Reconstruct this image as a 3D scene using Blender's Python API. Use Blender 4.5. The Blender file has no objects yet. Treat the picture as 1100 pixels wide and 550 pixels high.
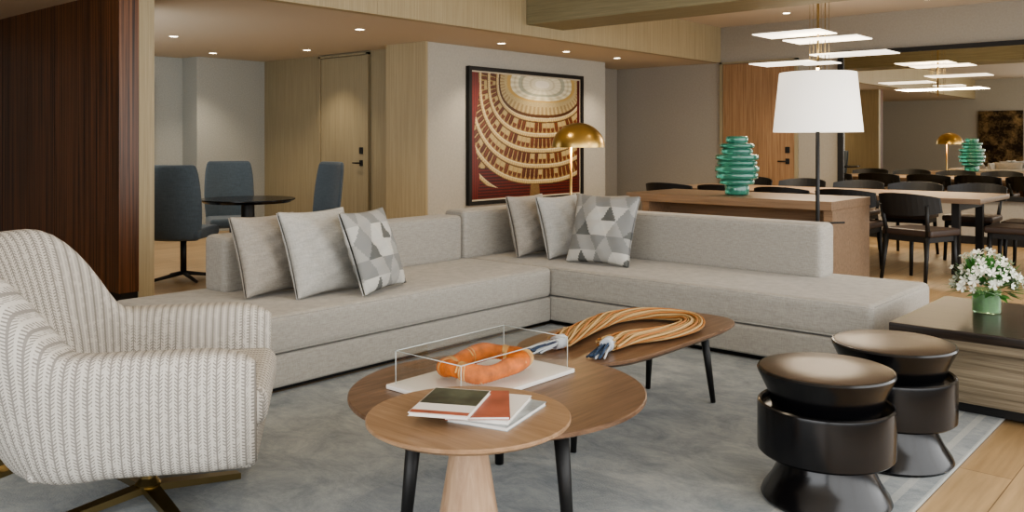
import bpy, bmesh, math, random
from mathutils import Vector, Matrix
random.seed(7)
C = bpy.context.scene.collection
pi = math.pi

# ------------------------------------------------------------ materials
def base(name):
    m = bpy.data.materials.new(name); m.use_nodes = True
    return m, m.node_tree, m.node_tree.nodes['Principled BSDF']
def mat(name, col, rough=.5, metal=0, bump=0, bscale=200, var=0, vscale=5, emit=0, trans=0, sheen=0, coat=0):
    m, nt, b = base(name)
    b.inputs['Base Color'].default_value = (*col, 1)
    b.inputs['Roughness'].default_value = rough
    b.inputs['Metallic'].default_value = metal
    b.inputs['Transmission Weight'].default_value = trans
    b.inputs['Sheen Weight'].default_value = sheen
    b.inputs['Coat Weight'].default_value = coat
    if emit:
        b.inputs['Emission Color'].default_value = (*col, 1)
        b.inputs['Emission Strength'].default_value = emit
    tc = nt.nodes.new('ShaderNodeTexCoord')
    if var:
        n = nt.nodes.new('ShaderNodeTexNoise'); n.inputs['Scale'].default_value = vscale; n.inputs['Detail'].default_value = 5
        nt.links.new(tc.outputs['Object'], n.inputs['Vector'])
        r = nt.nodes.new('ShaderNodeValToRGB')
        r.color_ramp.elements[0].position = .3; r.color_ramp.elements[1].position = .7
        r.color_ramp.elements[0].color = (*[c*(1-var) for c in col], 1)
        r.color_ramp.elements[1].color = (*[min(1, c*(1+var)) for c in col], 1)
        nt.links.new(n.outputs['Fac'], r.inputs['Fac']); nt.links.new(r.outputs['Color'], b.inputs['Base Color'])
    if bump:
        n = nt.nodes.new('ShaderNodeTexNoise'); n.inputs['Scale'].default_value = bscale; n.inputs['Detail'].default_value = 3
        nt.links.new(tc.outputs['Object'], n.inputs['Vector'])
        bp = nt.nodes.new('ShaderNodeBump'); bp.inputs['Strength'].default_value = bump; bp.inputs['Distance'].default_value = .003
        nt.links.new(n.outputs['Fac'], bp.inputs['Height']); nt.links.new(bp.outputs['Normal'], b.inputs['Normal'])
    return m
def wood(name, c1, c2, scale=(40, 2, 40), rough=.4, p0=.35, p1=.65, coat=0, dist=.6):
    m, nt, b = base(name)
    b.inputs['Roughness'].default_value = rough; b.inputs['Coat Weight'].default_value = coat
    tc = nt.nodes.new('ShaderNodeTexCoord'); mp = nt.nodes.new('ShaderNodeMapping'); mp.inputs['Scale'].default_value = scale
    nt.links.new(tc.outputs['Object'], mp.inputs['Vector'])
    n = nt.nodes.new('ShaderNodeTexNoise'); n.inputs['Scale'].default_value = 1; n.inputs['Detail'].default_value = 8
    n.inputs['Roughness'].default_value = .65; n.inputs['Distortion'].default_value = dist
    nt.links.new(mp.outputs['Vector'], n.inputs['Vector'])
    r = nt.nodes.new('ShaderNodeValToRGB')
    r.color_ramp.elements[0].position = p0; r.color_ramp.elements[1].position = p1
    r.color_ramp.elements[0].color = (*c1, 1); r.color_ramp.elements[1].color = (*c2, 1)
    nt.links.new(n.outputs['Fac'], r.inputs['Fac']); nt.links.new(r.outputs['Color'], b.inputs['Base Color'])
    return m
def fabric(name, col, dark=.82, sc=180):
    """woven cloth: crossed fine waves"""
    m, nt, b = base(name)
    b.inputs['Roughness'].default_value = .95; b.inputs['Sheen Weight'].default_value = .15
    tc = nt.nodes.new('ShaderNodeTexCoord')
    n = nt.nodes.new('ShaderNodeTexNoise'); n.inputs['Scale'].default_value = 1; n.inputs['Detail'].default_value = 4
    mp = nt.nodes.new('ShaderNodeMapping'); mp.inputs['Scale'].default_value = (sc, sc, sc*.25)
    nt.links.new(tc.outputs['Object'], mp.inputs['Vector']); nt.links.new(mp.outputs['Vector'], n.inputs['Vector'])
    n2 = nt.nodes.new('ShaderNodeTexNoise'); n2.inputs['Scale'].default_value = 1
    mp2 = nt.nodes.new('ShaderNodeMapping'); mp2.inputs['Scale'].default_value = (sc*.12, sc*.12, sc)
    nt.links.new(tc.outputs['Object'], mp2.inputs['Vector']); nt.links.new(mp2.outputs['Vector'], n2.inputs['Vector'])
    a = nt.nodes.new('ShaderNodeMath'); a.operation = 'ADD'
    nt.links.new(n.outputs['Fac'], a.inputs[0]); nt.links.new(n2.outputs['Fac'], a.inputs[1])
    h = nt.nodes.new('ShaderNodeMath'); h.operation = 'MULTIPLY'; h.inputs[1].default_value = .5
    nt.links.new(a.outputs[0], h.inputs[0])
    r = nt.nodes.new('ShaderNodeValToRGB'); r.color_ramp.elements[0].position = .35; r.color_ramp.elements[1].position = .65
    r.color_ramp.elements[0].color = (*[c*dark for c in col], 1); r.color_ramp.elements[1].color = (*[min(1, c*1.12) for c in col], 1)
    nt.links.new(h.outputs[0], r.inputs['Fac']); nt.links.new(r.outputs['Color'], b.inputs['Base Color'])
    bp = nt.nodes.new('ShaderNodeBump'); bp.inputs['Strength'].default_value = .3; bp.inputs['Distance'].default_value = .002
    nt.links.new(h.outputs[0], bp.inputs['Height']); nt.links.new(bp.outputs['Normal'], b.inputs['Normal'])
    return m
def attrmat(name, rough=.6, strength=0):
    m, nt, b = base(name); b.inputs['Roughness'].default_value = rough
    a = nt.nodes.new('ShaderNodeAttribute'); a.attribute_name = 'Col'
    nt.links.new(a.outputs['Color'], b.inputs['Base Color'])
    return m
def herring(name, coord='UV', colw=.032, per=.0115):
    m, nt, b = base(name); b.inputs['Roughness'].default_value = .95
    L = nt.links.new
    tc = nt.nodes.new('ShaderNodeTexCoord'); sp = nt.nodes.new('ShaderNodeSeparateXYZ')
    L(tc.outputs[coord], sp.inputs[0])
    def M(op, a, bb=None, c=None):
        n = nt.nodes.new('ShaderNodeMath'); n.operation = op
        for i, v in enumerate((a, bb, c)):
            if v is None: continue
            if isinstance(v, (int, float)): n.inputs[i].default_value = v
            else: L(v, n.inputs[i])
        return n.outputs[0]
    u = sp.outputs[0]; v = sp.outputs[1]
    fu = M('FRACT', M('DIVIDE', u, colw))
    tri = M('ABSOLUTE', M('SUBTRACT', fu, .5))
    t = M('ADD', M('DIVIDE', v, per), M('MULTIPLY', tri, 2.2))
    s = M('ABSOLUTE', M('SUBTRACT', M('FRACT', t), .5))         # 0..0.5
    dark = M('GREATER_THAN', s, .27)
    sep = M('GREATER_THAN', tri, .41); sep2 = M('LESS_THAN', tri, .10)
    no = nt.nodes.new('ShaderNodeTexNoise'); no.inputs['Scale'].default_value = 45; no.inputs['Detail'].default_value = 4
    L(tc.outputs['Object'], no.inputs['Vector'])
    nz = M('GREATER_THAN', no.outputs['Fac'], .42)
    mask = M('MULTIPLY', M('MULTIPLY', dark, M('ADD', M('MULTIPLY', nz, .55), .25)), M('SUBTRACT', 1, sep2))
    mask = M('MAXIMUM', mask, M('MULTIPLY', sep, .75))
    mx = nt.nodes.new('ShaderNodeMix'); mx.data_type = 'RGBA'
    mx.inputs[6].default_value = (.56, .53, .475, 1); mx.inputs[7].default_value = (.17, .155, .14, 1)
    L(mask, mx.inputs[0]); L(mx.outputs[2], b.inputs['Base Color'])
    return m

M_ = {}
M_['sofa'] = fabric('sofa_linen', (.375, .358, .322))
M_['wall'] = mat('wallpaper_grey', (.47, .455, .405), .9, bump=.2, bscale=150, var=.06, vscale=40)
M_['wallt'] = mat('wallpaper_taupe', (.36, .335, .29), .9, bump=.2, bscale=150, var=.05, vscale=40)
M_['wallb'] = mat('wallpaper_blue_grey', (.43, .445, .42), .9, bump=.3, bscale=90, var=.10, vscale=60)
M_['ceil'] = mat('ceiling_paint', (.64, .57, .48), .9)
M_['ceil2'] = mat('ceiling_paint_warm', (.60, .52, .41), .9)
M_['dark'] = wood('macassar_panel', (.018, .007, .003), (.22, .092, .040), (45, 45, .45), .35, .36, .62)
M_['lwood'] = wood('pale_oak_veneer', (.36, .295, .18), (.46, .385, .245), (60, 60, 1.2), .5)
M_['owood'] = wood('olive_oak_veneer', (.28, .24, .155), (.36, .31, .205), (60, 60, 1.2), .5)
M_['beam'] = wood('beam_veneer', (.21, .19, .115), (.29, .265, .165), (2, 60, 60), .5)
M_['door'] = wood('oak_door', (.25, .145, .075), (.40, .25, .14), (40, 40, 1.2), .4)
M_['black'] = mat('black_satin', (.004, .004, .005), .2)
M_['blackm'] = mat('black_matte', (.010, .010, .010), .5)
M_['bronze'] = mat('bronze_top', (.085, .058, .040), .3, .5, var=.15, vscale=8)
M_['brass'] = mat('brass', (.58, .40, .15), .28, 1)
M_['abrass'] = mat('antique_brass', (.30, .23, .11), .3, 1)
M_['walnut'] = wood('walnut_top', (.085, .049, .030), (.225, .137, .085), (50, 3, 50), .32, .3, .7)
M_['walnut2'] = wood('oak_round_top', (.22, .13, .07), (.36, .235, .14), (3, 45, 45), .36, .3, .7)
M_['oak'] = wood('oak_console', (.19, .13, .085), (.31, .22, .15), (2, 40, 40), .4, .3, .7)
M_['oakleg'] = wood('oak_cone', (.33, .21, .13), (.46, .32, .21), (45, 45, 3), .45)
M_['gwood'] = wood('grey_zebrano', (.09, .07, .045), (.33, .28, .20), (1.5, 50, 70), .4, .3, .7)
M_['gtop'] = wood('dark_ebony', (.012, .009, .007), (.045, .033, .025), (2, 60, 60), .3)
M_['mirror'] = mat('bronze_mirror', (.90, .85, .76), .01, 1)
M_['white'] = mat('white_paper', (.72, .69, .64), .6)
M_['shade'] = mat('lamp_shade', (.95, .91, .83), .8, emit=.75)
M_['panelglow'] = mat('pendant_glow', (1, .92, .78), .6, emit=2.0)
M_['glow'] = mat('downlight_glow', (1, .88, .65), .5, emit=14)
M_['bluech'] = fabric('blue_grey_wool', (.085, .11, .13), sc=120)
M_['seatd'] = mat('dark_leather', (.05, .033, .026), .4)
M_['grn'] = mat('green_glass', (.07, .33, .25), .08, trans=.5, coat=.5)
M_['pil1'] = fabric('pillow_taupe', (.345, .32, .282))
M_['pil2'] = fabric('pillow_light_grey', (.43, .425, .40))
M_['pilpat'] = attrmat('pillow_geometric', .9)
M_['paint'] = attrmat('theatre_print', .35)
M_['herr'] = herring('herringbone_weave')
M_['leaf'] = mat('leaf', (.06, .20, .04), .5, var=.3, vscale=30)
M_['petal'] = mat('petal_white', (.85, .85, .74), .6)
M_['orange'] = mat('orange_cord', (.58, .15, .02), .75, var=.4, vscale=25)
M_['rope1'] = mat('rope_gold', (.50, .34, .16), .75, bump=.5, bscale=300)
M_['rope2'] = mat('rope_rust', (.40, .17, .05), .75, bump=.5, bscale=300)
M_['blue'] = mat('cord_blue', (.03, .06, .12), .7, var=.5, vscale=60)
M_['cordw'] = mat('cord_white', (.52, .56, .60), .7)
M_['trimw'] = mat('window_frame', (.4, .38, .34), .5)
def stone():
    m, nt, b = base('speckled_stone'); b.inputs['Roughness'].default_value = .25
    tc = nt.nodes.new('ShaderNodeTexCoord'); n = nt.nodes.new('ShaderNodeTexNoise'); n.inputs['Scale'].default_value = 4; n.inputs['Detail'].default_value = 10; n.inputs['Roughness'].default_value = .8
    nt.links.new(tc.outputs['Object'], n.inputs['Vector'])
    r = nt.nodes.new('ShaderNodeValToRGB'); r.color_ramp.elements[0].position = .46; r.color_ramp.elements[1].position = .66
    r.color_ramp.elements[0].color = (.025, .018, .012, 1); r.color_ramp.elements[1].color = (.40, .28, .14, 1)
    nt.links.new(n.outputs['Fac'], r.inputs['Fac']); nt.links.new(r.outputs['Color'], b.inputs['Base Color']); return m
M_['stone'] = stone()

# wood floor
def floor_mat():
    m, nt, b = base('oak_plank_floor'); b.inputs['Roughness'].default_value = .32
    L = nt.links.new
    tc = nt.nodes.new('ShaderNodeTexCoord')
    rot = nt.nodes.new('ShaderNodeMapping'); rot.inputs['Rotation'].default_value = (0, 0, pi/2)
    L(tc.outputs['Object'], rot.inputs['Vector'])
    br = nt.nodes.new('ShaderNodeTexBrick'); br.inputs['Scale'].default_value = 1
    br.inputs['Brick Width'].default_value = 1.9; br.inputs['Row Height'].default_value = .19
    br.inputs['Mortar Size'].default_value = .002
    br.inputs['Color1'].default_value = (.49, .345, .19, 1); br.inputs['Color2'].default_value = (.40, .27, .14, 1)
    br.inputs['Mortar'].default_value = (.17, .11, .06, 1)
    L(rot.outputs['Vector'], br.inputs['Vector'])
    mp = nt.nodes.new('ShaderNodeMapping'); mp.inputs['Scale'].default_value = (35, 2, 1)
    L(tc.outputs['Object'], mp.inputs['Vector'])
    n = nt.nodes.new('ShaderNodeTexNoise'); n.inputs['Scale'].default_value = 1; n.inputs['Detail'].default_value = 6
    L(mp.outputs['Vector'], n.inputs['Vector'])
    mx = nt.nodes.new('ShaderNodeMix'); mx.data_type = 'RGBA'; mx.blend_type = 'OVERLAY'; mx.inputs[0].default_value = .4
    L(br.outputs['Color'], mx.inputs[6]); L(n.outputs['Fac'], mx.inputs[7]); L(mx.outputs[2], b.inputs['Base Color'])
    return m
M_['floor'] = floor_mat()
def rug_mat():
    m, nt, b = base('rug_silk'); b.inputs['Roughness'].default_value = .95; b.inputs['Sheen Weight'].default_value = .2
    L = nt.links.new
    tc = nt.nodes.new('ShaderNodeTexCoord')
    mpp = nt.nodes.new('ShaderNodeMapping'); mpp.inputs['Scale'].default_value = (1.0, 1.5, 1); L(tc.outputs['Object'], mpp.inputs['Vector'])
    n = nt.nodes.new('ShaderNodeTexNoise'); n.inputs['Scale'].default_value = 3.4; n.inputs['Detail'].default_value = 14; n.inputs['Roughness'].default_value = .8
    n.inputs['Distortion'].default_value = .4
    L(mpp.outputs['Vector'], n.inputs['Vector'])
    r = nt.nodes.new('ShaderNodeValToRGB'); r.color_ramp.elements[0].position = .36; r.color_ramp.elements[1].position = .64
    r.color_ramp.elements[0].color = (.145, .175, .190, 1); r.color_ramp.elements[1].color = (.345, .365, .362, 1)
    L(n.outputs['Fac'], r.inputs['Fac'])
    sp = nt.nodes.new('ShaderNodeSeparateXYZ'); L(tc.outputs['Object'], sp.inputs[0])
    w = nt.nodes.new('ShaderNodeMath'); w.operation = 'PINGPONG'; w.inputs[1].default_value = .045
    L(sp.outputs[0], w.inputs[0])
    g = nt.nodes.new('ShaderNodeMath'); g.operation = 'GREATER_THAN'; g.inputs[1].default_value = .03; L(w.outputs[0], g.inputs[0])
    e = nt.nodes.new('ShaderNodeMath'); e.operation = 'GREATER_THAN'; e.inputs[1].default_value = -1.32; L(sp.outputs[0], e.inputs[0])
    p = nt.nodes.new('ShaderNodeMath'); p.operation = 'MULTIPLY'; L(g.outputs[0], p.inputs[0]); L(e.outputs[0], p.inputs[1])
    q = nt.nodes.new('ShaderNodeMath'); q.operation = 'MULTIPLY'; q.inputs[1].default_value = .45; L(p.outputs[0], q.inputs[0])
    mx = nt.nodes.new('ShaderNodeMix'); mx.data_type = 'RGBA'; mx.inputs[7].default_value = (.46, .46, .42, 1)
    L(q.outputs[0], mx.inputs[0]); L(r.outputs['Color'], mx.inputs[6]); L(mx.outputs[2], b.inputs['Base Color'])
    n2 = nt.nodes.new('ShaderNodeTexNoise'); n2.inputs['Scale'].default_value = 140
    L(tc.outputs['Object'], n2.inputs['Vector'])
    bp = nt.nodes.new('ShaderNodeBump'); bp.inputs['Strength'].default_value = .5; bp.inputs['Distance'].default_value = .004
    L(n2.outputs['Fac'], bp.inputs['Height']); L(bp.outputs['Normal'], b.inputs['Normal'])
    return m
M_['rug'] = rug_mat()
def acrylic():
    m = bpy.data.materials.new('clear_acrylic'); m.use_nodes = True; nt = m.node_tree; nt.nodes.clear()
    o = nt.nodes.new('ShaderNodeOutputMaterial'); t = nt.nodes.new('ShaderNodeBsdfTransparent'); t.inputs[0].default_value = (.97, .985, .98, 1)
    g = nt.nodes.new('ShaderNodeBsdfGlossy'); g.inputs['Roughness'].default_value = .03
    f = nt.nodes.new('ShaderNodeLayerWeight'); f.inputs[0].default_value = .5
    p = nt.nodes.new('ShaderNodeMath'); p.operation = 'POWER'; p.inputs[1].default_value = 3
    q = nt.nodes.new('ShaderNodeMath'); q.operation = 'MULTIPLY_ADD'; q.inputs[1].default_value = .5; q.inputs[2].default_value = .06
    mx = nt.nodes.new('ShaderNodeMixShader')
    nt.links.new(f.outputs['Facing'], p.inputs[0]); nt.links.new(p.outputs[0], q.inputs[0])
    nt.links.new(q.outputs[0], mx.inputs[0]); nt.links.new(t.outputs[0], mx.inputs[1]); nt.links.new(g.outputs[0], mx.inputs[2])
    nt.links.new(mx.outputs[0], o.inputs[0]); return m
M_['acr'] = acrylic()
M_['acredge'] = mat('acrylic_edge', (.55, .60, .58), .2)

# ------------------------------------------------------------ geometry helpers
def empty(name, loc=(0, 0, 0), rz=0):
    e = bpy.data.objects.new(name, None); e.location = loc; e.rotation_euler = (0, 0, rz); e.empty_display_size = .1
    C.objects.link(e); return e
def addobj(name, me, m=None, parent=None, smooth=False, loc=None, rot=None):
    o = bpy.data.objects.new(name, me); C.objects.link(o)
    if m is not None: me.materials.append(M_[m] if isinstance(m, str) else m)
    if parent: o.parent = parent
    if loc: o.location = loc
    if rot: o.rotation_euler = rot
    if smooth:
        for p in me.polygons: p.use_smooth = True
    return o
def box(name, x0, x1, y0, y1, z0, z1, m, parent=None, bevel=0, seg=3, loc=None, rot=None):
    bm = bmesh.new(); bmesh.ops.create_cube(bm, size=1)
    for v in bm.verts:
        v.co = Vector(((x0+x1)/2+v.co.x*(x1-x0), (y0+y1)/2+v.co.y*(y1-y0), (z0+z1)/2+v.co.z*(z1-z0)))
    if bevel:
        bmesh.ops.bevel(bm, geom=bm.edges[:], offset=bevel, segments=seg, profile=.5, affect='EDGES')
    me = bpy.data.meshes.new(name); bm.to_mesh(me); bm.free()
    o = addobj(name, me, m, parent, smooth=bool(bevel), loc=loc, rot=rot)
    if bevel:
        w = o.modifiers.new('wn', 'WEIGHTED_NORMAL'); w.keep_sharp = True
    return o
def from_pydata(name, vs, fs, m, parent=None, smooth=False, loc=None, rot=None):
    me = bpy.data.meshes.new(name); me.from_pydata(vs, [], fs); me.update()
    return addobj(name, me, m, parent, smooth, loc, rot)
def lathe(name, prof, m, parent=None, loc=(0, 0, 0), seg=48, sharp=True, rot=None):
    vs = []; fs = []
    n = len(prof)
    for i in range(seg):
        a = 2*pi*i/seg
        for r, z in prof: vs.append((r*math.cos(a), r*math.sin(a), z))
    for i in range(seg):
        j = (i+1) % seg
        for k in range(n-1): fs.append((i*n+k, j*n+k, j*n+k+1, i*n+k+1))
    o = from_pydata(name, vs, fs, m, parent, True, loc, rot)
    bm = bmesh.new(); bm.from_mesh(o.data); bmesh.ops.remove_doubles(bm, verts=bm.verts, dist=1e-5)
    if sharp:
        for e in bm.edges:
            if len(e.link_faces) == 2 and e.calc_face_angle(0) > math.radians(32): e.smooth = False
    bmesh.ops.recalc_face_normals(bm, faces=bm.faces)
    bm.to_mesh(o.data); bm.free()
    return o
def tube(name, p0, p1, r0, r1, m, parent=None, seg=20):
    p0 = Vector(p0); p1 = Vector(p1); d = (p1-p0); q = d.to_track_quat('Z', 'Y'); vs = []
    for p, r in ((p0, r0), (p1, r1)):
        for i in range(seg):
            a = 2*pi*i/seg; vs.append(tuple(p+q @ Vector((r*math.cos(a), r*math.sin(a), 0))))
    fs = [(i, (i+1) % seg, seg+(i+1) % seg, seg+i) for i in range(seg)]
    fs += [tuple(range(seg-1, -1, -1)), tuple(range(seg, 2*seg))]
    o = from_pydata(name, vs, fs, m, parent, False)
    for p in o.data.polygons[:seg]: p.use_smooth = True
    return o
def curve(name, pts, r, m, parent=None, cyclic=False, res=4, kind='NURBS', loc=None):
    cu = bpy.data.curves.new(name, 'CURVE'); cu.dimensions = '3D'; cu.bevel_depth = r; cu.bevel_resolution = res; cu.resolution_u = 6
    s = cu.splines.new(kind); s.points.add(len(pts)-1)
    for i, p in enumerate(pts): s.points[i].co = (*p, 1)
    s.use_cyclic_u = cyclic
    if kind == 'NURBS': s.order_u = 4; s.use_endpoint_u = not cyclic
    cu.use_fill_caps = True
    cu.materials.append(M_[m]); o = bpy.data.objects.new(name, cu); C.objects.link(o)
    if parent: o.parent = parent
    if loc: o.location = loc
    return o
def slab(name, outline, ztop, th, m, parent=None, under=.93, bev=.006):
    n = len(outline); vs = []
    cx = sum(p[0] for p in outline)/n; cy = sum(p[1] for p in outline)/n
    levels = [(ztop, .992), (ztop-.003, 1.0), (ztop-th*.45, 1.0), (ztop-th, under)]
    for z, s in levels:
        for x, y in outline: vs.append((cx+(x-cx)*s, cy+(y-cy)*s, z))
    fs = [tuple(range(n))]
    for L in range(3):
        for i in range(n):
            j = (i+1) % n; fs.append((L*n+i, (L+1)*n+i, (L+1)*n+j, L*n+j))
    fs.append(tuple(range(4*n-1, 3*n-1, -1)))
    return from_pydata(name, vs, fs, m, parent)
def superell(cx, cy, a, b, e=2.0, n=96, rot=0):
    out = []
    for i in range(n):
        t = 2*pi*i/n; c = math.cos(t); s = math.sin(t)
        x = a*math.copysign(abs(c)**(2/e), c); y = b*math.copysign(abs(s)**(2/e), s)
        out.append((cx+x*math.cos(rot)-y*math.sin(rot), cy+x*math.sin(rot)+y*math.cos(rot)))
    return out
def light(name, kind, loc, energy, col=(1, 1, 1), rot=(0, 0, 0), **kw):
    l = bpy.data.lights.new(name, kind); l.energy = energy; l.color = col
    for k, v in kw.items(): setattr(l, k, v)
    o = bpy.data.objects.new(name, l); o.location = loc; o.rotation_euler = rot; C.objects.link(o); return o

# ------------------------------------------------------------ room shell
box('floor', -12.1, 1.75, -3.15, 12.4, -.1, 0, 'floor')
box('ceiling', -6.4, 1.75, -3.15, 12.4, 3.04, 3.15, 'ceil')
box('ceiling_lower', -12.1, -6.5, -3.15, 12.4, 2.5, 2.62, 'ceil2')
bh = empty('trim_bulkhead')
box('fascia', -6.5, -6.4, -3, 12.2, 2.5, 3.04, 'lwood', bh)
for i, y in enumerate([1.2, 3.3, 5.4, 7.5, 9.6, 11.4]):
    box('joint_%d' % i, -6.401, -6.398, y, y+.006, 2.5, 3.04, 'owood', bh)
box('trim_beam', -6.39, 1.6, 7.58, 8.25, 2.62, 3.04, 'beam')
box('wall_back', -9, 1.75, 12.2, 12.35, 0, 3.04, 'wallt')
box('wall_gallery', -8.37, -7.68, 7.25, 10.96, 0, 2.5, 'wall')
box('wall_recess', -8.6, -8.3, 10.97, 12.19, 0, 2.5, 'wallt')
box('trim_oak_cladding', -8.38, -7.66, 7.21, 7.245, 0, 2.5, 'lwood')
box('wall_hall', -11.5, -8.39, 7.5, 7.65, 0, 2.5, 'owood')
box('wall_niche', -11.9, -11.5, 6.4, 7.65, 0, 2.5, 'wallb')
box('wall_left', -12.05, -11.9, -3, 7.65, 0, 2.5, 'wallb')
dp = empty('wall_partition')
box('macassar_face', -11.89, -6.91, 3.18, 3.34, .09, 2.5, 'dark', dp)
box('oak_end', -11.89, -6.91, 3.342, 3.47, 0, 2.5, 'lwood', dp)
box('plinth', -11.89, -6.93, 3.2, 3.34, 0, .088, 'blackm', dp)
for i in range(8):
    x = -6.92-.62*i-.62
    box('groove_%d' % i, x, x+.004, 3.178, 3.181, .09, 2.5, 'blackm', dp)
ww = empty('window_1')
box('sill', 1.6, 1.75, -3, 12.2, 0, .25, 'wall', ww); box('header', 1.6, 1.75, -3, 12.2, 2.75, 3.04, 'wall', ww)
for i in range(9):
    y = -3+i*1.9; box('mullion_%d' % i, 1.62, 1.72, y-.04, y+.04, .25, 2.75, 'trimw', ww)
w2 = empty('window_2')
box('sill', -3.9, 1.6, -3.15, -3, 0, .25, 'wall', w2); box('header', -3.9, 1.6, -3.15, -3, 2.75, 3.04, 'wall', w2)
for i in range(4):
    x = -3.85+i*1.8; box('mullion_%d' % i, x-.04, x+.04, -3.12, -3.02, .25, 2.75, 'trimw', w2)
box('wall_rear', -12.05, -3.9, -3.15, -3, 0, 3.04, 'wall')
box('stone_wall_panel', -6.3, -5.2, -3, -2.94, .5, 2.15, 'stone')
box('baseboard_back', -8.3, 1.6, 12.18, 12.2, 0, .1, 'blackm')
box('baseboard_gallery', -7.68, -7.665, 7.25, 10.96, 0, .1, 'blackm')

# doors
def door(name, x0, x1, y, h, m, hx):
    d = empty(name)
    box('leaf', x0+.03, x1-.03, y-.03, y-.004, .005, h-.03, m, d, .003, 1)
    box('jamb_a', x0-.02, x0+.025, y-.045, y-.004, 0, h, 'owood', d); box('jamb_b', x1-.025, x1+.02, y-.045, y-.004, 0, h, 'owood', d)
    box('head', x0-.02, x1+.02, y-.045, y-.004, h-.025, h, 'owood', d)
    box('lock_plate', hx-.035, hx+.035, y-.045, y-.03, 1.13, 1.22, 'blackm', d, .006)
    box('lever_plate', hx-.03, hx+.03, y-.045, y-.03, .97, 1.05, 'blackm', d, .006)
    tube('lever', (hx, y-.075, 1.01), (hx-.13, y-.075, 1.01), .01, .01, 'blackm', d); tube('spindle', (hx, y-.03, 1.01), (hx, y-.08, 1.01), .01, .01, 'blackm', d)
door('door_1', -6.38, -5.19, 12.2, 2.5, 'door', -5.32)
door('door_2', -10.09, -9.05, 7.5, 2.48, 'owood', -9.18)

# mirror
mr = empty('wall_mirror')
box('glass', -4.5, -.9, 12.14, 12.16, .62, 2.48, 'mirror', mr)
box('frame_l', -4.58, -4.5, 12.12, 12.2, .56, 2.54, 'blackm', mr); box('frame_r', -.9, -.82, 12.12, 12.2, .56, 2.54, 'blackm', mr)
box('frame_t', -4.5, -.9, 12.12, 12.2, 2.48, 2.54, 'blackm', mr); box('frame_b', -4.5, -.9, 12.12, 12.2, .56, .62, 'blackm', mr)

# painting
pa = empty('framed_theatre_picture')
Y0, Y1, Z0, Z1 = 7.97, 10.28, .54, 2.2
NU, NV = 420, 300
def noise2(i, j):
    h = (int(i)*374761393+int(j)*668265263) & 0xffffffff; h = ((h ^ (h >> 13))*1274126177) & 0xffffffff
    return (h & 0xffff)/65535
CU, CV = .62, .93
def lerp(a, b, t): return [x+(y-x)*t for x, y in zip(a, b)]
KA, KB = .072, .128
def paint(u, v):
    du = u-CU; dv = v-CV
    def E(k):
        a = .32+KA*k; b = .15+KB*k
        return abs(du/a)**2.5+abs(dv/b)**2.5
    if E(0) < 1:
        rho = math.sqrt(E(0)); ang = math.atan2(dv/.15, du/.32)
        if rho < .14: return [1, .95, .80]
        ribs = .5+.5*math.cos(ang*20); rr = (rho*4.2) % 1
        c = lerp([.84, .80, .62], [.46, .40, .22], .6*ribs*rho+.3*(rr < .25))
        if rho > .88: c = [.55, .38, .14]
        if .50 < rho < .62: c = lerp(c, [.28, .32, .26], .65)
        return c
    lo, hi = 0, 9.0
    for _ in range(16):
        m = (lo+hi)/2
        if E(m) > 1: lo = m
        else: hi = m
    k = lo; i = int(k); f = k-i; a = .32+KA*k; b = .15+KB*k
    ang = math.atan2(dv/b, du/a)
    nn = 30+6*i; cell = ang*nn/pi; ci = math.floor(cell); cf = cell-ci; rnd = noise2(ci, i)
    if i == 0:
        g = .5+.5*math.cos(cell*2*pi)
        c = lerp([.66, .54, .30], [.30, .19, .08], .7*g if f > .3 else .1)
        if f > .8: c = [.12, .05, .02]
    elif f < .28:
        g = .5+.5*math.cos(cell*4*pi)
        c = lerp([.80, .64, .34], [.46, .30, .11], .55*g)
        if f < .06: c = [.92, .82, .55]
        if f > .23: c = [.30, .18, .06]
    elif f < .33: c = [.07, .025, .015]
    else:
        h = (f-.33)/.67
        arch = h < .95-.5*(2*cf-1)**2
        if cf < .12 or cf > .90: c = [.50, .36, .15]
        elif not arch: c = [.36, .22, .08]
        else:
            warm = max(0, 1-abs(cf-.5)*2.4)*(.3+.7*rnd)
            c = lerp([.075, .012, .008], [.36, .12, .04], warm*(1-.5*h))
            if rnd > .66 and h < .5: c = [.58, .45, .22]
    if v < .15-.09*(1-((u-.52)/.5)**2) or (i >= 5 and f > .3 and v < .25):
        row = (v*42) % 1; s = ((u-.5)/(v+.35)*60) % 1
        c = [.22, .025, .018] if row > .45 and s > .25 else [.05, .010, .008]
        if abs(u-.55) < .035*(1.4-v*3): c = [.28, .18, .08]
    if u < .05+.02*math.sin(v*9): c = lerp([.10, .012, .01], [.28, .03, .02], .5+.5*math.sin(u*400))
    if u > .965: c = [.12, .02, .02]
    vig = 1-.3*max(0, (.5-v))
    n = .78+.44*noise2(u*900, v*900)
    return [max(0, x*n*vig*.82) for x in c]
vs = []; cols = []
for j in range(NV+1):
    for i in range(NU+1):
        u = i/NU; v = j/NV; vs.append((-7.645, Y0+u*(Y1-Y0), Z0+v*(Z1-Z0)))
        if min(u*(Y1-Y0), (1-u)*(Y1-Y0), v*(Z1-Z0), (1-v)*(Z1-Z0)) < .018: cols.extend((.62, .55, .42, 1))
        else: cols.extend(paint(u, v)+[1])
fs = [(j*(NU+1)+i, j*(NU+1)+i+1, (j+1)*(NU+1)+i+1, (j+1)*(NU+1)+i) for j in range(NV) for i in range(NU)]
o = from_pydata('print', vs, fs, 'paint', pa)
ca = o.data.color_attributes.new('Col', 'FLOAT_COLOR', 'POINT'); ca.data.foreach_set('color', cols)
f = .05
box('frame_b', -7.68, -7.62, Y0-f, Y1+f, Z0-f, Z0, 'blackm', pa); box('frame_t', -7.68, -7.62, Y0-f, Y1+f, Z1, Z1+f, 'blackm', pa)
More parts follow.
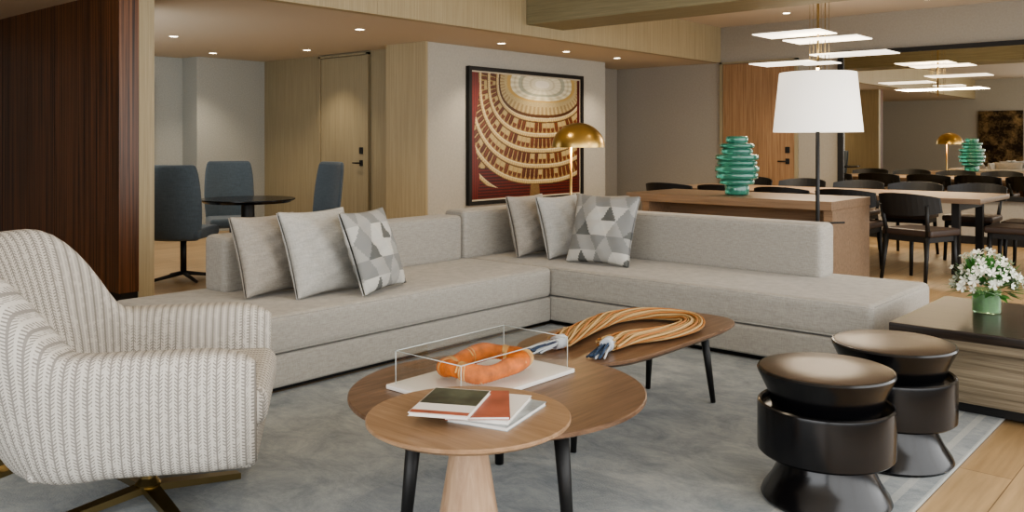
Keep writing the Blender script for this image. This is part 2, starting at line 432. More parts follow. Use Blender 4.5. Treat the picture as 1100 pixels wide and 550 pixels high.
box('frame_l', -7.68, -7.62, Y0-f, Y0, Z0, Z1, 'blackm', pa); box('frame_r', -7.68, -7.62, Y1, Y1+f, Z0, Z1, 'blackm', pa)
box('backing', -7.68, -7.65, Y0, Y1, Z0, Z1, 'blackm', pa)

# rug
box('area_rug', -3.86, -.95, -1.6, 4.84, 0, .014, 'rug', None, .004, 2)

# ------------------------------------------------------------ sofa
sf = empty('sectional_sofa')
box('plinth_a', -4.8, -3.92, 2.28, 5.75, 0, .05, 'blackm', sf); box('plinth_b', -3.92, -1.72, 4.9, 5.75, 0, .05, 'blackm', sf)
box('base_a', -4.86, -3.81, 2.2, 4.785, .045, .215, 'sofa', sf, .018)
box('base_b', -4.86, -1.64, 4.79, 5.82, .045, .215, 'sofa', sf, .018)
def cushion(name, x0, x1, y0, y1, z0, z1, parent, m='sofa', bev=.045, crown=.012):
    bm = bmesh.new(); bmesh.ops.create_cube(bm, size=1)
    for v in bm.verts:
        v.co = Vector(((x0+x1)/2+v.co.x*(x1-x0), (y0+y1)/2+v.co.y*(y1-y0), (z0+z1)/2+v.co.z*(z1-z0)))
    bmesh.ops.bevel(bm, geom=bm.edges[:], offset=bev, segments=5, profile=.62, affect='EDGES')
    me = bpy.data.meshes.new(name); bm.to_mesh(me); bm.free()
    o = addobj(name, me, m, parent, True)
    w = o.modifiers.new('wn', 'WEIGHTED_NORMAL')
    b = bev*.35
    for k, z in enumerate((z0+b*.9, z1-b*.9)):
        pts = [(x0+bev, y0+b*.5, z), (x1-bev, y0+b*.5, z), (x1-b*.5, y0+bev, z), (x1-b*.5, y1-bev, z), (x1-bev, y1-b*.5, z), (x0+bev, y1-b*.5, z), (x0+b*.5, y1-bev, z), (x0+b*.5, y0+bev, z)]
        curve(name+'_piping_%d' % k, pts, .005, m, parent, True, 2, 'POLY')
    return o
cushion('seat_a', -4.86, -3.80, 2.19, 4.782, .218, .42, sf)
cushion('seat_b', -4.86, -1.62, 4.79, 5.83, .218, .42, sf)
cushion('back_a', -4.83, -4.60, 2.73, 4.715, .40, .745, sf, bev=.05)
cushion('back_corner', -4.83, -4.60, 4.73, 5.79, .40, .775, sf, bev=.05)
cushion('back_b', -4.62, -2.2, 5.55, 5.78, .40, .765, sf, bev=.05)

# pillows
PATT = [(.50, .50, .47), (.24, .245, .24), (.13, .135, .13), (.55, .545, .51), (.34, .34, .325), (.48, .475, .45)]
def pillow(name, loc, size, yaw, tilt, m, th=.15, roll=0, pattern=False):
    N = 56; vs = []; fs = []
    def P(i, j, side):
        u = -1+2*i/N; v = -1+2*j/N
        prof = max(0, (1-abs(u)**2.4)*(1-abs(v)**2.4))**.55
        x = u*size/2*(1-.07*(1-v*v)*abs(u)**2); z = v*size/2*(1-.07*(1-u*u)*abs(v)**2)
        wr = (.005*math.sin(9*u+4*v+yaw*3)+.003*math.sin(17*v-6*u+yaw))*prof
        return (x, side*(prof*th/2+.004)+wr, z)
    for side in (-1, 1):
        off = len(vs)
        for j in range(N+1):
            for i in range(N+1): vs.append(P(i, j, side))
        for j in range(N):
            for i in range(N):
                a = off+j*(N+1)+i; q = (a, a+1, a+N+2, a+N+1)
                fs.append(q if side < 0 else q[::-1])
    o = from_pydata(name, vs, fs, m, None, True, loc, (math.radians(tilt), math.radians(roll), math.radians(yaw)))
    sdf = o.modifiers.new('sol', 'SOLIDIFY'); sdf.thickness = .006; sdf.offset = 1
    if pattern:
        ca = o.data.color_attributes.new('Col', 'FLOAT_COLOR', 'CORNER'); cc = []
        for p in o.data.polygons:
            x, z = p.center.x/size*2.15, p.center.z/size*2.15
            a = z/(math.sqrt(3)/2)*1.0+.3; b = x-a/2+.2
            a *= 1.9; b *= 1.9
            i = math.floor(a); j = math.floor(b); t = 1 if (a-i)+(b-j) > 1 else 0
            col = PATT[(i*2+j*4+t*3+(i*j) % 3) % 6]
            cc.extend((*col, 1)*len(p.vertices))
        ca.data.foreach_set('color', cc)
    return o
pillow('throw_pillow', (-4.39, 2.90, .65), .46, 97, -18, 'pil1')
pillow('throw_pillow', (-4.19, 3.11, .66), .50, 96, -20, 'pil2')
pillow('patterned_pillow', (-4.02, 3.36, .66), .485, 110, -20, 'pilpat', pattern=True, th=.13)
pillow('throw_pillow', (-4.36, 5.21, .655), .46, 94, -14, 'pil1')
pillow('throw_pillow', (-4.11, 5.30, .655), .47, 88, -16, 'pil2')
pillow('throw_pillow', (-3.84, 5.40, .665), .47, 0, -12, 'pil1', .13)
pillow('patterned_pillow', (-3.65, 5.18, .665), .51, 4, -20, 'pilpat', pattern=True)

# ------------------------------------------------------------ end tables
et = empty('end_table')
box('top', -4.75, -3.98, 1.3, 2.12, .36, .40, 'walnut', et, .004, 1); box('body', -4.68, -4.05, 1.37, 2.05, .05, .358, 'gwood', et); box('plinth', -4.64, -4.1, 1.42, 2.0, 0, .05, 'blackm', et)
st = empty('low_side_table')
box('top', -1.42, -.45, 4.42, 5.38, .375, .42, 'gtop', st, .004, 1)
box('shelf', -1.40, -.47, 4.44, 5.36, .33, .374, 'gwood', st)
box('body', -1.20, -.5, 4.50, 5.30, .07, .33, 'gwood', st); box('plinth', -1.16, -.55, 4.86, 5.25, 0.0, .07, 'blackm', st)
box('plinth_front', -1.16, -.55, 4.55, 4.86, 0.0165, .07, 'blackm', st)
bp_ = empty('brass_side_table', (-3.82, 1.20, .0145))
lathe('pedestal', [(0, 0), (.16, 0), (.16, .02), (.14, .04), (.13, .20), (.05, .26), (.05, .42), (0, .42)], 'abrass', bp_)
lathe('top', [(0, .42), (.16, .42), (.165, .43), (.16, .44), (0, .44)], 'abrass', bp_)

# flower vase
fv = empty('flower_vase', (-1.12, 5.0, .42))
lathe('glass', [(0, .001), (.062, .001), (.066, .006), (.068, .12), (.064, .12), (.062, .01), (0, .008)], mat('vase_glass', (.5, .75, .45), .05, trans=.8), fv)
lathe('stems', [(0, .01), (.058, .01), (.060, .095), (0, .097)], mat('stems_green', (.10, .30, .03), .3, var=.5, vscale=50), fv)
vs = []; fs = []; mi = []
def petalflower(c, r, nrm):
    q = Vector(nrm).to_track_quat('Z', 'Y')
    for k in range(5):
        a = 2*pi*k/5; b0 = len(vs)
        for (rr, aa, zz) in ((0, 0, 0), (.6, -.5, .12), (1.0, -.25, .3), (1.0, .25, .3), (.6, .5, .12)):
            vs.append(tuple(Vector(c)+q @ Vector((r*rr*math.cos(a+aa), r*rr*math.sin(a+aa), r*zz))))
        fs.append(tuple(range(b0, b0+5))); mi.append(0)
def leaf(c, d, L, w):
    d = Vector(d).normalized(); s = d.cross(Vector((0, 0, 1)))
    if s.length < .01: s = Vector((1, 0, 0))
    s.normalize(); b0 = len(vs); c = Vector(c)
    for p in (c, c+d*L*.4+s*w, c+d*L, c+d*L*.4-s*w): vs.append(tuple(p))
    fs.append((b0, b0+1, b0+2, b0+3)); mi.append(1)
for k in range(120):
    th = random.uniform(0, 2*pi); ph = random.uniform(-.1, 1)
    n = Vector((math.cos(th)*math.cos(ph*1.4), math.sin(th)*math.cos(ph*1.4), math.sin(ph*1.4)))
    R = random.uniform(.75, 1.22)
    c = Vector((n.x*.15*R, n.y*.15*R, .15+n.z*.14*R))
    petalflower(c, random.uniform(.014, .030), n+Vector((random.uniform(-.4, .4), random.uniform(-.4, .4), 0)))
for k in range(300):
    th = random.uniform(0, 2*pi); ph = random.uniform(-.35, 1.4)
    n = Vector((math.cos(th)*math.cos(ph), math.sin(th)*math.cos(ph), math.sin(ph)))
    leaf(Vector((n.x*.10, n.y*.10, .13+n.z*.08)), n+Vector((random.uniform(-.4, .4), random.uniform(-.4, .4), .1)), random.uniform(.05, .12), .015)
o = from_pydata('blooms', vs, fs, 'petal', fv); o.data.materials.append(M_['leaf'])
for p, k in zip(o.data.polygons, mi): p.material_index = k

# ------------------------------------------------------------ stools
def stool(loc):
    e = empty('drum_stool', loc)
    lathe('foot', [(0, 0), (.215, 0), (.225, .012), (.218, .03), (.19, .07), (.165, .12), (.155, .17), (.155, .19)], 'black', e, seg=64)
    lathe('drum', [(.0, .168), (.228, .168), (.236, .176), (.237, .2), (.237, .335), (.235, .345), (.228, .35), (.222, .345), (.22, .325), (0, .32)], 'black', e, seg=64)
    lathe('seat_bowl', [(0, .30), (.178, .30), (.188, .34), (.205, .39), (.224, .43), (.235, .452), (.238, .462), (.234, .469), (.228, .470)], 'black', e, seg=64)
    lathe('seat_top', [(.2285, .4702), (.222, .4725), (.1, .4728), (0, .4728)], 'bronze', e, seg=64)
stool((-1.22, 3.115, .015)); stool((-1.17, 3.70, .015))

# ------------------------------------------------------------ coffee tables
def legt(name, x, y, dx, dy, ztop, par, r0=.022, r1=.012, z0=0.0172):
    tube(name, (x, y, ztop), (x+dx, y+dy, z0), r0, r1, 'blackm', par)
SX, SY = -1.737, 1.803
t1 = empty('round_side_table')
slab('top', superell(SX, SY, .292, .292), .52, .022, 'walnut2', t1)
lathe('cone_base', [(0, .015), (.12, .015), (.12, .02), (.052, .43), (.05, .50), (0, .50)], 'oakleg', t1, (SX, SY, 0))
t2 = empty('coffee_table')
slab('top', superell(-2.065, 2.29, .52, .52, 2.0), .43, .03, 'walnut', t2)
for i, (a, b) in enumerate(((-.034, -.388), (.363, -.082), (-.263, .30))):
    legt('leg_%d' % i, -2.055+a*.93, 2.28+b*.93, a*.12, b*.12, .40, t2, .026, .017)
t3 = empty('coffee_table')
slab('top', superell(-2.25, 3.43, .30, .61, 4.2), .415, .03, 'walnut', t3)
for i, (x, y) in enumerate(((-2.12, 3.86), (-2.2, 2.93), (-2.42, 3.86), (-2.44, 3.0))):
    legt('leg_%d' % i, x, y, (x+2.27)*.25, (y-3.46)*.08, .386, t3, .022, .012)

# acrylic display case
bx = empty('acrylic_display_case', (-2.165, 2.33, .43))
X, Y, H = .16, .285, .135
box('plinth_slab', -X-.03, X+.02, -Y-.02, Y+.02, .0005, .016, 'white', bx, .002, 1)
def sheet(n, p): from_pydata(n, p, [(0, 1, 2, 3)], 'acr', bx)
sheet('side_a', [(-X, -Y, .017), (-X, Y, .017), (-X, Y, H), (-X, -Y, H)]); sheet('side_b', [(X, -Y, .017), (X, Y, .017), (X, Y, H), (X, -Y, H)])
sheet('side_c', [(-X, -Y, .017), (X, -Y, .017), (X, -Y, H), (-X, -Y, H)]); sheet('side_d', [(-X, Y, .017), (X, Y, .017), (X, Y, H), (-X, Y, H)])
sheet('lid', [(-X, -Y, H), (X, -Y, H), (X, Y, H), (-X, Y, H)])
e_ = .0015
k = 0
for (a, b) in (((-X, -Y), (X, -Y)), ((X, -Y), (X, Y)), ((X, Y), (-X, Y)), ((-X, Y), (-X, -Y))):
    tube('edge_%d' % k, (*a, H), (*b, H), e_, e_, 'acredge', bx, 6); tube('post_%d' % k, (*a, .017), (*a, H), e_, e_, 'acredge', bx, 6); k += 1
sc = empty('coiled_cord_sculpture', (-2.165, 2.34, .447))
vs = []; fs = []; A, B, S = 160, 20, 0
RX, RY, EX = .103, .165, 2.4
def ringp(a):
    c, s = math.cos(a), math.sin(a)
    px = RX*math.copysign(abs(c)**(2/EX), c); py = RY*math.copysign(abs(s)**(2/EX), s)
    tx = Vector((-math.sin(a)*RX, math.cos(a)*RY, 0)).normalized()
    return px, py, Vector((tx.y, -tx.x, 0))
for i in range(A):
    a = 2*pi*i/A; px, py, nn = ringp(a)
    rr = .030+.004*math.sin(a*5)+(.002 if i % 2 else 0)
    for j in range(B):
        b = 2*pi*j/B; vs.append(tuple(Vector((px, py, .048+.008*math.sin(a*3)))+nn*rr*math.cos(b)+Vector((0, 0, rr*math.sin(b)))))
for i in range(A):
    for j in range(B):
        i2 = (i+1) % A; j2 = (j+1) % B; fs.append((i*B+j, i2*B+j, i2*B+j2, i*B+j2))
from_pydata('cord_ring', vs, fs, 'orange', sc, True)
M_['peach'] = mat('peach_cord', (.60, .36, .14), .75, var=.25, vscale=40)
for k, (a0, nturn) in enumerate(((.3, 90), (1.5, 60), (2.6, 60), (3.6, 90), (4.9, 70))):
    pts = []
    for i in range(nturn):
        a = a0+i*.009; b = i*.9
        px, py, nn = ringp(a)
        pts.append(tuple(Vector((px, py, .048+.008*math.sin(a*3)))+nn*.034*math.cos(b)+Vector((0, 0, .034*math.sin(b)))))
    curve('wrap_%d' % k, pts, .0035, 'peach', sc, False, 2)

# books on round table
bk = empty('magazine_stack', (SX-.012, SY, .52))
M_['cov1'] = mat('cover_dark_photo', (.05, .06, .04), .35, var=.8, vscale=14)
M_['cov2'] = mat('cover_rust', (.33, .09, .05), .4, var=.3, vscale=10)
M_['cov3'] = mat('cover_grey', (.30, .33, .34), .4, var=.4, vscale=18)
def book(i, cx, cy, w, l, z, th, rz, cov):
    e = bk
    box('pages_%d' % i, -w/2+.003, w/2-.003, -l/2+.003, l/2-.003, z+.001, z+th-.001, 'white', e, loc=(cx, cy, 0), rot=(0, 0, rz))
    box('cover_%d' % i, -w/2, w/2, -l/2, l/2, z+th-.001, z+th+.0005, cov, e, loc=(cx, cy, 0), rot=(0, 0, rz))
    box('cover_bottom_%d' % i, -w/2, w/2, -l/2, l/2, z, z+.001, cov, e, loc=(cx, cy, 0), rot=(0, 0, rz))
book(0, .07, .06, .19, .26, 0, .011, math.radians(15), 'cov3')
book(1, .05, .05, .18, .25, .0116, .010, math.radians(25), 'white')
book(2, .03, .02, .18, .25, .0222, .008, math.radians(42), 'cov2')
book(3, -.02, -.04, .17, .25, .0308, .009, math.radians(28), 'white')
box('cover_photo', -.083, .083, -.03, .12, .0404, .0409, 'cov1', bk, loc=(-.02, -.04, 0), rot=(0, 0, math.radians(28)))
box('cover_stripe', -.083, .083, -.12, -.095, .0404, .0409, 'cov2', bk, loc=(-.02, -.04, 0), rot=(0, 0, math.radians(28)))

# rope
rp = empty('braided_rope_bundle', (0, 0, 0))
path = [(-2.30, 2.94), (-2.35, 3.12), (-2.40, 3.34), (-2.42, 3.54), (-2.34, 3.72), (-2.16, 3.76), (-2.05, 3.62), (-2.05, 3.40), (-2.12, 3.20), (-2.12, 3.04)]
def cr(pts, n):
    out = []; P = [Vector((2*pts[0][0]-pts[1][0], 2*pts[0][1]-pts[1][1]))]+[Vector(p) for p in pts]+[Vector((2*pts[-1][0]-pts[-2][0], 2*pts[-1][1]-pts[-2][1]))]
    for i in range(1, len(P)-2):
        for k in range(n):
            t = k/n; a, b, c, d = P[i-1], P[i], P[i+1], P[i+2]
            out.append(.5*((2*b)+(-a+c)*t+(2*a-5*b+4*c-d)*t*t+(-a+3*b-3*c+d)*t**3))
    out.append(P[-2]); return out
pp = cr(path, 8)
NS = 36
for k in range(NS):
    ph = 2*pi*k/NS; pts = []
    rad = (.042, .030, .018)[k % 3]
    for i, p in enumerate(pp):
        q = pp[min(i+1, len(pp)-1)]-pp[max(i-1, 0)]; q.normalize(); nrm = Vector((q.y, -q.x))
        a = ph+i*.11
        o2 = nrm*rad*1.3*math.cos(a)
        pts.append((p.x+o2.x, p.y+o2.y, .4175+.029+rad*.56*math.sin(a)))
    curve('strand_%d' % k, pts, .0050, 'rope2' if k % 6 == 0 else 'rope1', rp, False, 2)
for t_, (cx, cy, dx, dy) in enumerate(((-2.29, 2.96, -.03, -.15), (-2.12, 3.06, .04, -.14))):
    tube('whipping_%d' % t_, (cx, cy, .448), (cx+dx*.35, cy+dy*.35, .446), .03, .028, 'cordw', rp)
    for k in range(22):
        a = random.uniform(0, 2*pi); r = random.uniform(.006, .026)
        x0, y0 = cx+dx*.3+r*math.cos(a), cy+dy*.3; z0 = .445+r*.6*math.sin(a)
        sp_ = random.uniform(-.03, .03)
        curve('tassel_%d_%d' % (t_, k), [(x0, y0, z0), (x0+dx*.5+sp_*.4, y0+dy*.4, max(.424, z0-.006)), (x0+dx+sp_, y0+dy*random.uniform(.7, 1), .421+random.random()*.01)], .0042, 'blue' if k % 3 else 'cordw', rp, False, 1)

# ------------------------------------------------------------ swivel armchair
ax, ay = .754*-1.30-.657*3.12, .657*-1.30+.754*3.12
ac = empty('swivel_armchair', (ax, ay, .014), math.radians(41.1+12))
def sstep(a, b, x):
    t = min(1, max(0, (x-a)/(b-a))); return t*t*(3-2*t)
W = .375
straight = 16; arc = 44
path = []
for i in range(straight): path.append((Vector((.40-.45*i/straight, -W)), Vector((0, -1)), 0.0))
for i in range(arc+1):
    a = pi*i/arc; p = Vector((-.05-.36*math.sin(a), -W*math.cos(a)))
    n = Vector((-math.sin(a)*W, -math.cos(a)*.36)).normalized(); path.append((p, n, math.sin(a)))
for i in range(1, straight+1): path.append((Vector((-.05+.45*i/straight, W)), Vector((0, 1)), 0.0))
vs = []; fs = []; uvs = []; K = 36; u = 0; rows = []
for idx, (p, n, s) in enumerate(path):
    if idx: u += (p-path[idx-1][0]).length*1.15
    rise = sstep(.25, .80, s); zt = .625+.325*rise; zb = .235-.05*s
    end = min(idx, len(path)-1-idx); ef = 1.0
    if end < 6: ef = math.sqrt(max(0.0, 1-((6-end)/6.3)**2))
    th = (.078-.008*rise)
    hz = (zt-zb)/2; cz = (zt+zb)/2
    row = []
    if end < 6: zt2 = zt-.05*(1-ef); hz = (zt2-zb)/2; cz = (zt2+zb)/2
    per = 0; prev = None
    for k in range(K+1):
        a = -pi/2+2*pi*k/K; c, sn = math.cos(a), math.sin(a)
        on = th*ef*math.copysign(abs(c)**.5, c)
        z = cz+hz*(.9+.1*ef)*math.copysign(abs(sn)**.46, sn)
        lean = (z-.30)*(.10+.22*rise)
        bulge = .02*math.sin(pi*(z-zb)/(zt-zb))
        q = p+n*(on+lean+(bulge if c > 0 else -bulge*.3))
        if prev is not None: per += (Vector((q.x, q.y, z))-prev).length
        prev = Vector((q.x, q.y, z))
        row.append(len(vs)); vs.append((q.x, q.y, z)); uvs.append((u, per))
    rows.append(row)
for i in range(len(rows)-1):
    for k in range(K): fs.append((rows[i][k], rows[i+1][k], rows[i+1][k+1], rows[i][k+1]))
fs.append(tuple(rows[0][:K])); fs.append(tuple(rows[-1][:K][::-1]))
o = from_pydata('shell', vs, fs, 'herr', ac, True)
ul = o.data.uv_layers.new(name='UVMap')
for l in o.data.loops: ul.data[l.index].uv = uvs[l.vertex_index]
def uvbox(o):
    ul = o.data.uv_layers.new(name='UVMap')
    for p in o.data.polygons:
        nx, ny, nz = map(abs, p.normal)
        for li in p.loop_indices:
            c = o.data.vertices[o.data.loops[li].vertex_index].co
            ul.data[li].uv = (c.y, c.x) if nz >= max(nx, ny) else ((c.y, c.z) if nx > ny else (c.x, c.z))
o = box('seat_cushion', -.33, .43, -.31, .31, .33, .47, 'herr', ac, .05, 5); uvbox(o)
o = box('seat_base', -.30, .40, -.36, .36, .215, .34, 'herr', ac, .03, 4); uvbox(o)
lathe('hub', [(0, .05), (.04, .05), (.045, .07), (.028, .09), (.026, .2), (.09, .205), (.09, .22), (0, .22)], 'abrass', ac)
for i in range(4):
    a = math.radians(30+90*i); r = .34
    p1 = (r*math.cos(a), r*math.sin(a)); w = .028; nx, ny = -math.sin(a)*w, math.cos(a)*w
    vs = [(nx, ny, .07), (-nx, -ny, .07), (p1[0]-nx*.7, p1[1]-ny*.7, .022), (p1[0]+nx*.7, p1[1]+ny*.7, .022),
          (nx, ny, .045), (-nx, -ny, .045), (p1[0]-nx*.7, p1[1]-ny*.7, 0.0), (p1[0]+nx*.7, p1[1]+ny*.7, 0.0)]
    from_pydata('star_leg_%d' % i, vs, [(0, 1, 2, 3), (7, 6, 5, 4), (0, 4, 5, 1), (1, 5, 6, 2), (2, 6, 7, 3), (3, 7, 4, 0)], 'abrass', ac)

# ------------------------------------------------------------ lamps
fl = empty('floor_lamp', (-2.445, 6.1, 0))
lathe('base', [(0, 0), (.15, 0), (.15, .018), (.02, .024), (0, .024)], 'blackm', fl)
tube('pole', (0, 0, .02), (0, 0, 1.75), .014, .014, 'blackm', fl)
lathe('shade', [(.305, 1.365), (.262, 1.785), (.258, 1.785), (.301, 1.365)], 'shade', fl, sharp=False)
lathe('shade_diffuser', [(0, 1.40), (.296, 1.40)], 'shade', fl)
for i in range(3):
    a = 2*pi*i/3; tube('spider_%d' % i, (0, 0, 1.75), (.26*math.cos(a), .26*math.sin(a), 1.775), .003, .003, 'blackm', fl, 6)
tube('finial', (0, 0, 1.75), (0, 0, 1.82), .006, .012, 'brass', fl)
tube('switch_arm', (0, 0, .72), (.17, .06, .73), .007, .007, 'blackm', fl)
light('floor_lamp_bulb', 'POINT', (-2.445, 6.1, 1.85), 18, (1, .83, .6), shadow_soft_size=.08)
bl = empty('brass_dome_lamp', (-4.67, 6.25, 0))
lathe('base', [(0, 0), (.14, 0), (.14, .015), (.02, .025), (0, .025)], 'brass', bl, (-.06, -.03, 0))
tube('stem', (-.06, -.03, .02), (-.06, -.03, 1.42), .011, .011, 'brass', bl)
prof = [(.235*math.cos(a), 1.25+.215*math.sin(a)) for a in [i*pi/2/14 for i in range(15)]]
lathe('dome', prof+[(r*.97, z-.004) for r, z in prof[::-1]], 'brass', bl, sharp=False)
tube('socket', (0, 0, 1.46), (0, 0, 1.38), .02, .02, 'brass', bl); tube('elbow', (-.06, -.03, 1.42), (0, 0, 1.44), .008, .008, 'brass', bl)
light('dome_bulb', 'POINT', (-4.67, 6.25, 1.30), 12, (1, .75, .45), shadow_soft_size=.04)

# pendant
pe = empty('panel_pendant_light', (-3.92, 9.8, 0))
tube('rod', (0, 0, 2.0), (0, 0, 3.03), .010, .010, 'abrass', pe)
box('canopy', -.16, .16, -.1, .1, 3.0, 3.035, 'abrass', pe)
for i, (cx, cy, z, w, l) in enumerate(((-.22, -.15, 2.52, .78, .52), (.08, .05, 2.45, .84, .48), (.34, .18, 2.28, .84, .48), (-.42, .1, 2.21, .72, .48), (.1, -.25, 2.16, .4, .3))):
    box('panel_%d' % i, cx-w/2, cx+w/2, cy-l/2, cy+l/2, z, z+.012, 'panelglow', pe)
    tube('arm_%d' % i, (0, 0, z+.02), (cx, cy, z+.02), .005, .005, 'abrass', pe, 6)
for i in range(8): tube('strand_%d' % i, (-.10+.03*i, .03*(i % 3), 2.02+.05*(i % 3)), (-.10+.03*i, .03*(i % 3), 3.0), .003, .003, 'abrass', pe, 5)
light('pendant_bulb', 'AREA', (-3.86, 9.8, 2.1), 65, (1, .84, .62), shape='RECTANGLE', size=1.2, size_y=.6)

# ------------------------------------------------------------ console + vase
co = empty('console_table')
box('top', -4.98, -2.87, 7.47, 8.42, .70, .78, 'oak', co, .004, 1)
box('end_panel_r', -2.95, -2.872, 7.49, 8.40, 0, .70, 'oak', co); box('end_panel_l', -4.8, -4.72, 7.49, 8.40, 0, .70, 'oak', co)
box('modesty', -4.72, -2.95, 7.9, 7.95, .2, .70, 'oak', co)
gv = empty('green_ribbed_vase', (-3.92, 7.80, .782))
prof = [(0, 0)]; z = 0
for r, h in ((.115, .10), (.165, .055), (.20, .065), (.21, .065), (.19, .05), (.205, .06), (.15, .055), (.165, .05), (.105, .07)):
    c = .012; g = r-.03
    prof += [(g, z), (r-c, z+.004), (r-c*.3, z+c*.7), (r, z+c*1.4), (r, z+h-c*1.4), (r-c*.3, z+h-c*.7), (r-c, z+h-.004), (g, z+h)]; z += h
prof.append((0, z))
lathe('body', prof, 'grn', gv, sharp=False)

# ------------------------------------------------------------ dining set
dt = empty('dining_table')
box('top', -5.6, -2.1, 9.15, 10.35, .70, .75, 'oak', dt, .004, 1)
for i, (x, y) in enumerate(((-2.35, 9.3), (-2.35, 10.2), (-5.4, 9.3), (-5.4, 10.2))):
    box('leg_%d' % i, x-.035, x+.035, y-.035, y+.035, 0, .70, 'blackm', dt)
box('stretcher', -2.38, -2.32, 9.33, 10.17, .62, .70, 'blackm', dt)
def dchair(x, y, rz):
    e = empty('dining_chair', (x, y, 0), rz)    # faces +y local
    for i, (a, b) in enumerate(((-.21, .2), (.21, .2))): tube('leg_front_%d' % i, (a, b, .44), (a*1.08, b*1.08, 0), .022, .016, 'blackm', e, 12)
    for i, a in enumerate((-.2, .2)):
        tube('leg_rear_%d' % i, (a, -.2, .45), (a*1.1, -.27, 0), .022, .016, 'blackm', e, 12)
        tube('post_%d' % i, (a, -.2, .42), (a*1.15, -.26, .72), .02, .016, 'blackm', e, 12)
    box('rail_f', -.21, .21, .18, .21, .38, .44, 'blackm', e); box('rail_b', -.2, .2, -.21, -.18, .38, .44, 'blackm', e)
    box('rail_l', -.22, -.19, -.2, .2, .38, .44, 'blackm', e); box('rail_r', .19, .22, -.2, .2, .38, .44, 'blackm', e)
    box('seat', -.25, .25, -.22, .25, .43, .495, 'seatd', e, .02)
    vs = []; n = 16
    for i in range(n+1):
        t = -1+2*i/n; a = t*1.0
        X = .30*math.sin(a)/math.sin(1); Yc = -.34+.18*(1-math.cos(a))/(1-math.cos(1))
        hh = .105*(1-.35*t*t)
        for (dy, dz) in ((-.014, -hh), (.014, -hh), (.014, hh), (-.014, hh)): vs.append((X, Yc+dy-.02*dz/hh, .725+dz))
    fs = []
    for i in range(n):
        for k in range(4): fs.append((i*4+k, i*4+(k+1) % 4, (i+1)*4+(k+1) % 4, (i+1)*4+k))
    fs += [(3, 2, 1, 0), (n*4, n*4+1, n*4+2, n*4+3)]
    from_pydata('back_rail', vs, fs, 'blackm', e, False)
dchair(-2.50, 8.66, math.radians(-16))
for x in (-3.25, -3.92, -4.6, -5.28): dchair(x, 8.98, 0)
for x in (-2.5, -3.15, -3.8, -4.5, -5.2): dchair(x, 10.55, pi)
dchair(-1.84, 9.45, pi/2); dchair(-1.84, 10.12, pi/2)

# ------------------------------------------------------------ meeting corner (left)
mt = empty('round_meeting_table', (-7.38, 4.63, 0))
lathe('top', [(0, .72), (.40, .72), (.44, .745), (.44, .755), (0, .755)], 'black', mt)
lathe('pedestal', [(0, 0), (.26, 0), (.26, .015), (.07, .03), (.06, .72)], 'blackm', mt)
def ochair(x, y, rz):
    e = empty('meeting_chair', (x, y, 0), rz)  # faces +y
    box('seat', -.25, .25, -.22, .26, .40, .50, 'bluech', e, .035, 4)
    vs = []; n = 12; rowsz = [(.38, .235, 0), (.6, .265, -.02), (.85, .26, -.05), (1.02, .245, -.075), (1.09, .22, -.085)]
    for z, w, oy in rowsz:
        for side in (0, 1):
            for i in range(n+1):
                t = -1+2*i/n; vs.append((t*w, -.24+oy+.07*t*t+(.028 if side == 0 else -.028)*(1-.6*abs(t)**6), z))
    fs = []; m1 = n+1
    for r in range(len(rowsz)-1):
        b0 = r*2*m1; b1 = (r+1)*2*m1
        for i in range(n):
            fs.append((b0+i, b1+i, b1+i+1, b0+i+1)); fs.append((b0+m1+i+1, b1+m1+i+1, b1+m1+i, b0+m1+i))
        fs.append((b0, b0+m1, b1+m1, b1)); fs.append((b0+n, b1+n, b1+m1+n, b0+m1+n))
    b1 = (len(rowsz)-1)*2*m1
    for i in range(n): fs.append((b1+i, b1+m1+i, b1+m1+i+1, b1+i+1)); fs.append((i+1, m1+i+1, m1+i, i))
    o = from_pydata('backrest', vs, fs, 'bluech', e, True)
    bv = o.modifiers.new('sub', 'SUBSURF'); bv.levels = 1; bv.render_levels = 1
    tube('stem', (0, 0, .06), (0, 0, .40), .028, .028, 'blackm', e)
    for i in range(4):
        a = pi/4+pi/2*i; tube('foot_%d' % i, (0, 0, .07), (.3*math.cos(a), .3*math.sin(a), .018), .02, .014, 'blackm', e, 10)
def face(x, y, tx, ty): return math.atan2(ty-y, tx-x)-pi/2
ochair(-7.72, 4.16, math.atan2(.78, -.62)-pi/2)
ochair(-8.35, 5.05, face(-8.35, 5.05, -7.38, 4.63))
ochair(-7.42, 5.36, face(-7.42, 5.36, -7.5, 4.63))
fp = empty('framed_print')
box('frame', -11.9, -11.86, 5.35, 5.95, .95, 2.15, 'blackm', fp); box('image', -11.862, -11.855, 5.4, 5.9, 1.0, 2.1, 'white', fp)

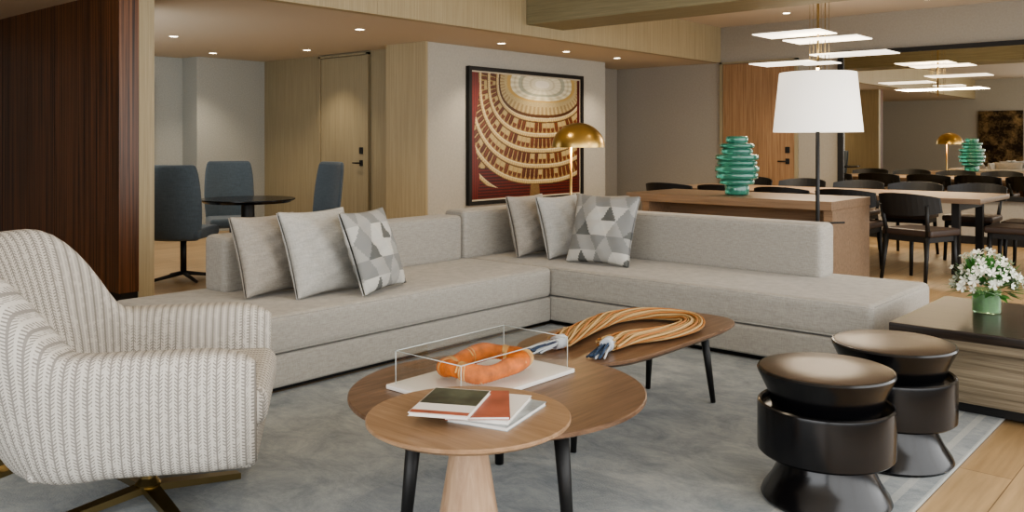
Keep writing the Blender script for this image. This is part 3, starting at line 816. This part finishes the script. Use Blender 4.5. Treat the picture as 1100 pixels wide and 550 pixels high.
# ------------------------------------------------------------ downlights + lights
dl = [(-7.15, 8.0, 55), (-7.15, 9.3, 60), (-7.15, 10.5, 55), (-9.5, 5.0, 45), (-8.2, 4.0, 45), (-10.9, 6.3, 50), (-9.6, 6.9, 50), (-7.4, 6.0, 42), (-8.5, 1.5, 42), (-8.5, -.5, 42)]
for i, (x, y, en) in enumerate(dl):
    e = empty('downlight', (x, y, 2.5))
    lathe('trim_ring', [(.045, -.001), (.06, -.004), (.06, 0)], 'white', e, seg=24); lathe('lens', [(0, -.0015), (.045, -.0015)], 'glow', e, seg=24)
    light('downlight_lamp', 'SPOT', (x, y, 2.47), en, (1, .82, .6), spot_size=math.radians(105), spot_blend=.8, shadow_soft_size=.05)
for i, (x, y) in enumerate([(-5.0, 11.4), (-3.2, 11.4), (-1.4, 11.4), (-3, 6.6), (-1, 6.4), (-5, 5.0), (-3, 3), (-5, 2.5)]):
    e = empty('downlight', (x, y, 3.04))
    lathe('trim_ring', [(.045, -.001), (.06, -.004), (.06, 0)], 'white', e, seg=24); lathe('lens', [(0, -.0015), (.045, -.0015)], 'glow', e, seg=24)
    light('downlight_lamp', 'SPOT', (x, y, 3.0), 44, (1, .83, .6), spot_size=math.radians(95), spot_blend=.8, shadow_soft_size=.05)
light('window_daylight_right', 'AREA', (1.5, 4.5, 1.6), 300, (1, .98, .95), (0, math.radians(90), 0), shape='RECTANGLE', size=2.3, size_y=13)
light('window_daylight_rear', 'AREA', (-1.2, -2.9, 1.6), 140, (.99, .99, 1), (math.radians(90), 0, 0), shape='RECTANGLE', size=5, size_y=2.3)
light('left_room_fill', 'AREA', (-9.4, 3.6, 1.7), 28, (.94, .98, 1), (math.radians(-90), 0, pi), shape='RECTANGLE', size=3.5, size_y=1.4)  # added bluish fill for the meeting corner; no window behind it, only the partition

w = bpy.data.worlds.new('World'); bpy.context.scene.world = w; w.use_nodes = True
bg = w.node_tree.nodes['Background']; bg.inputs[0].default_value = (.88, .94, 1, 1); bg.inputs[1].default_value = 1.25

try: bpy.context.scene.view_settings.look = 'AgX - Medium High Contrast'
except Exception as ex: print(ex)
# camera
cam = bpy.data.cameras.new('camera'); cam.sensor_width = 36; cam.lens = 30.76; cam.shift_y = -.112; cam.clip_end = 100
co_ = bpy.data.objects.new('camera', cam); co_.location = (0, 0, 1.3); co_.rotation_euler = (pi/2, 0, math.radians(41.1)); C.objects.link(co_)
bpy.context.scene.camera = co_
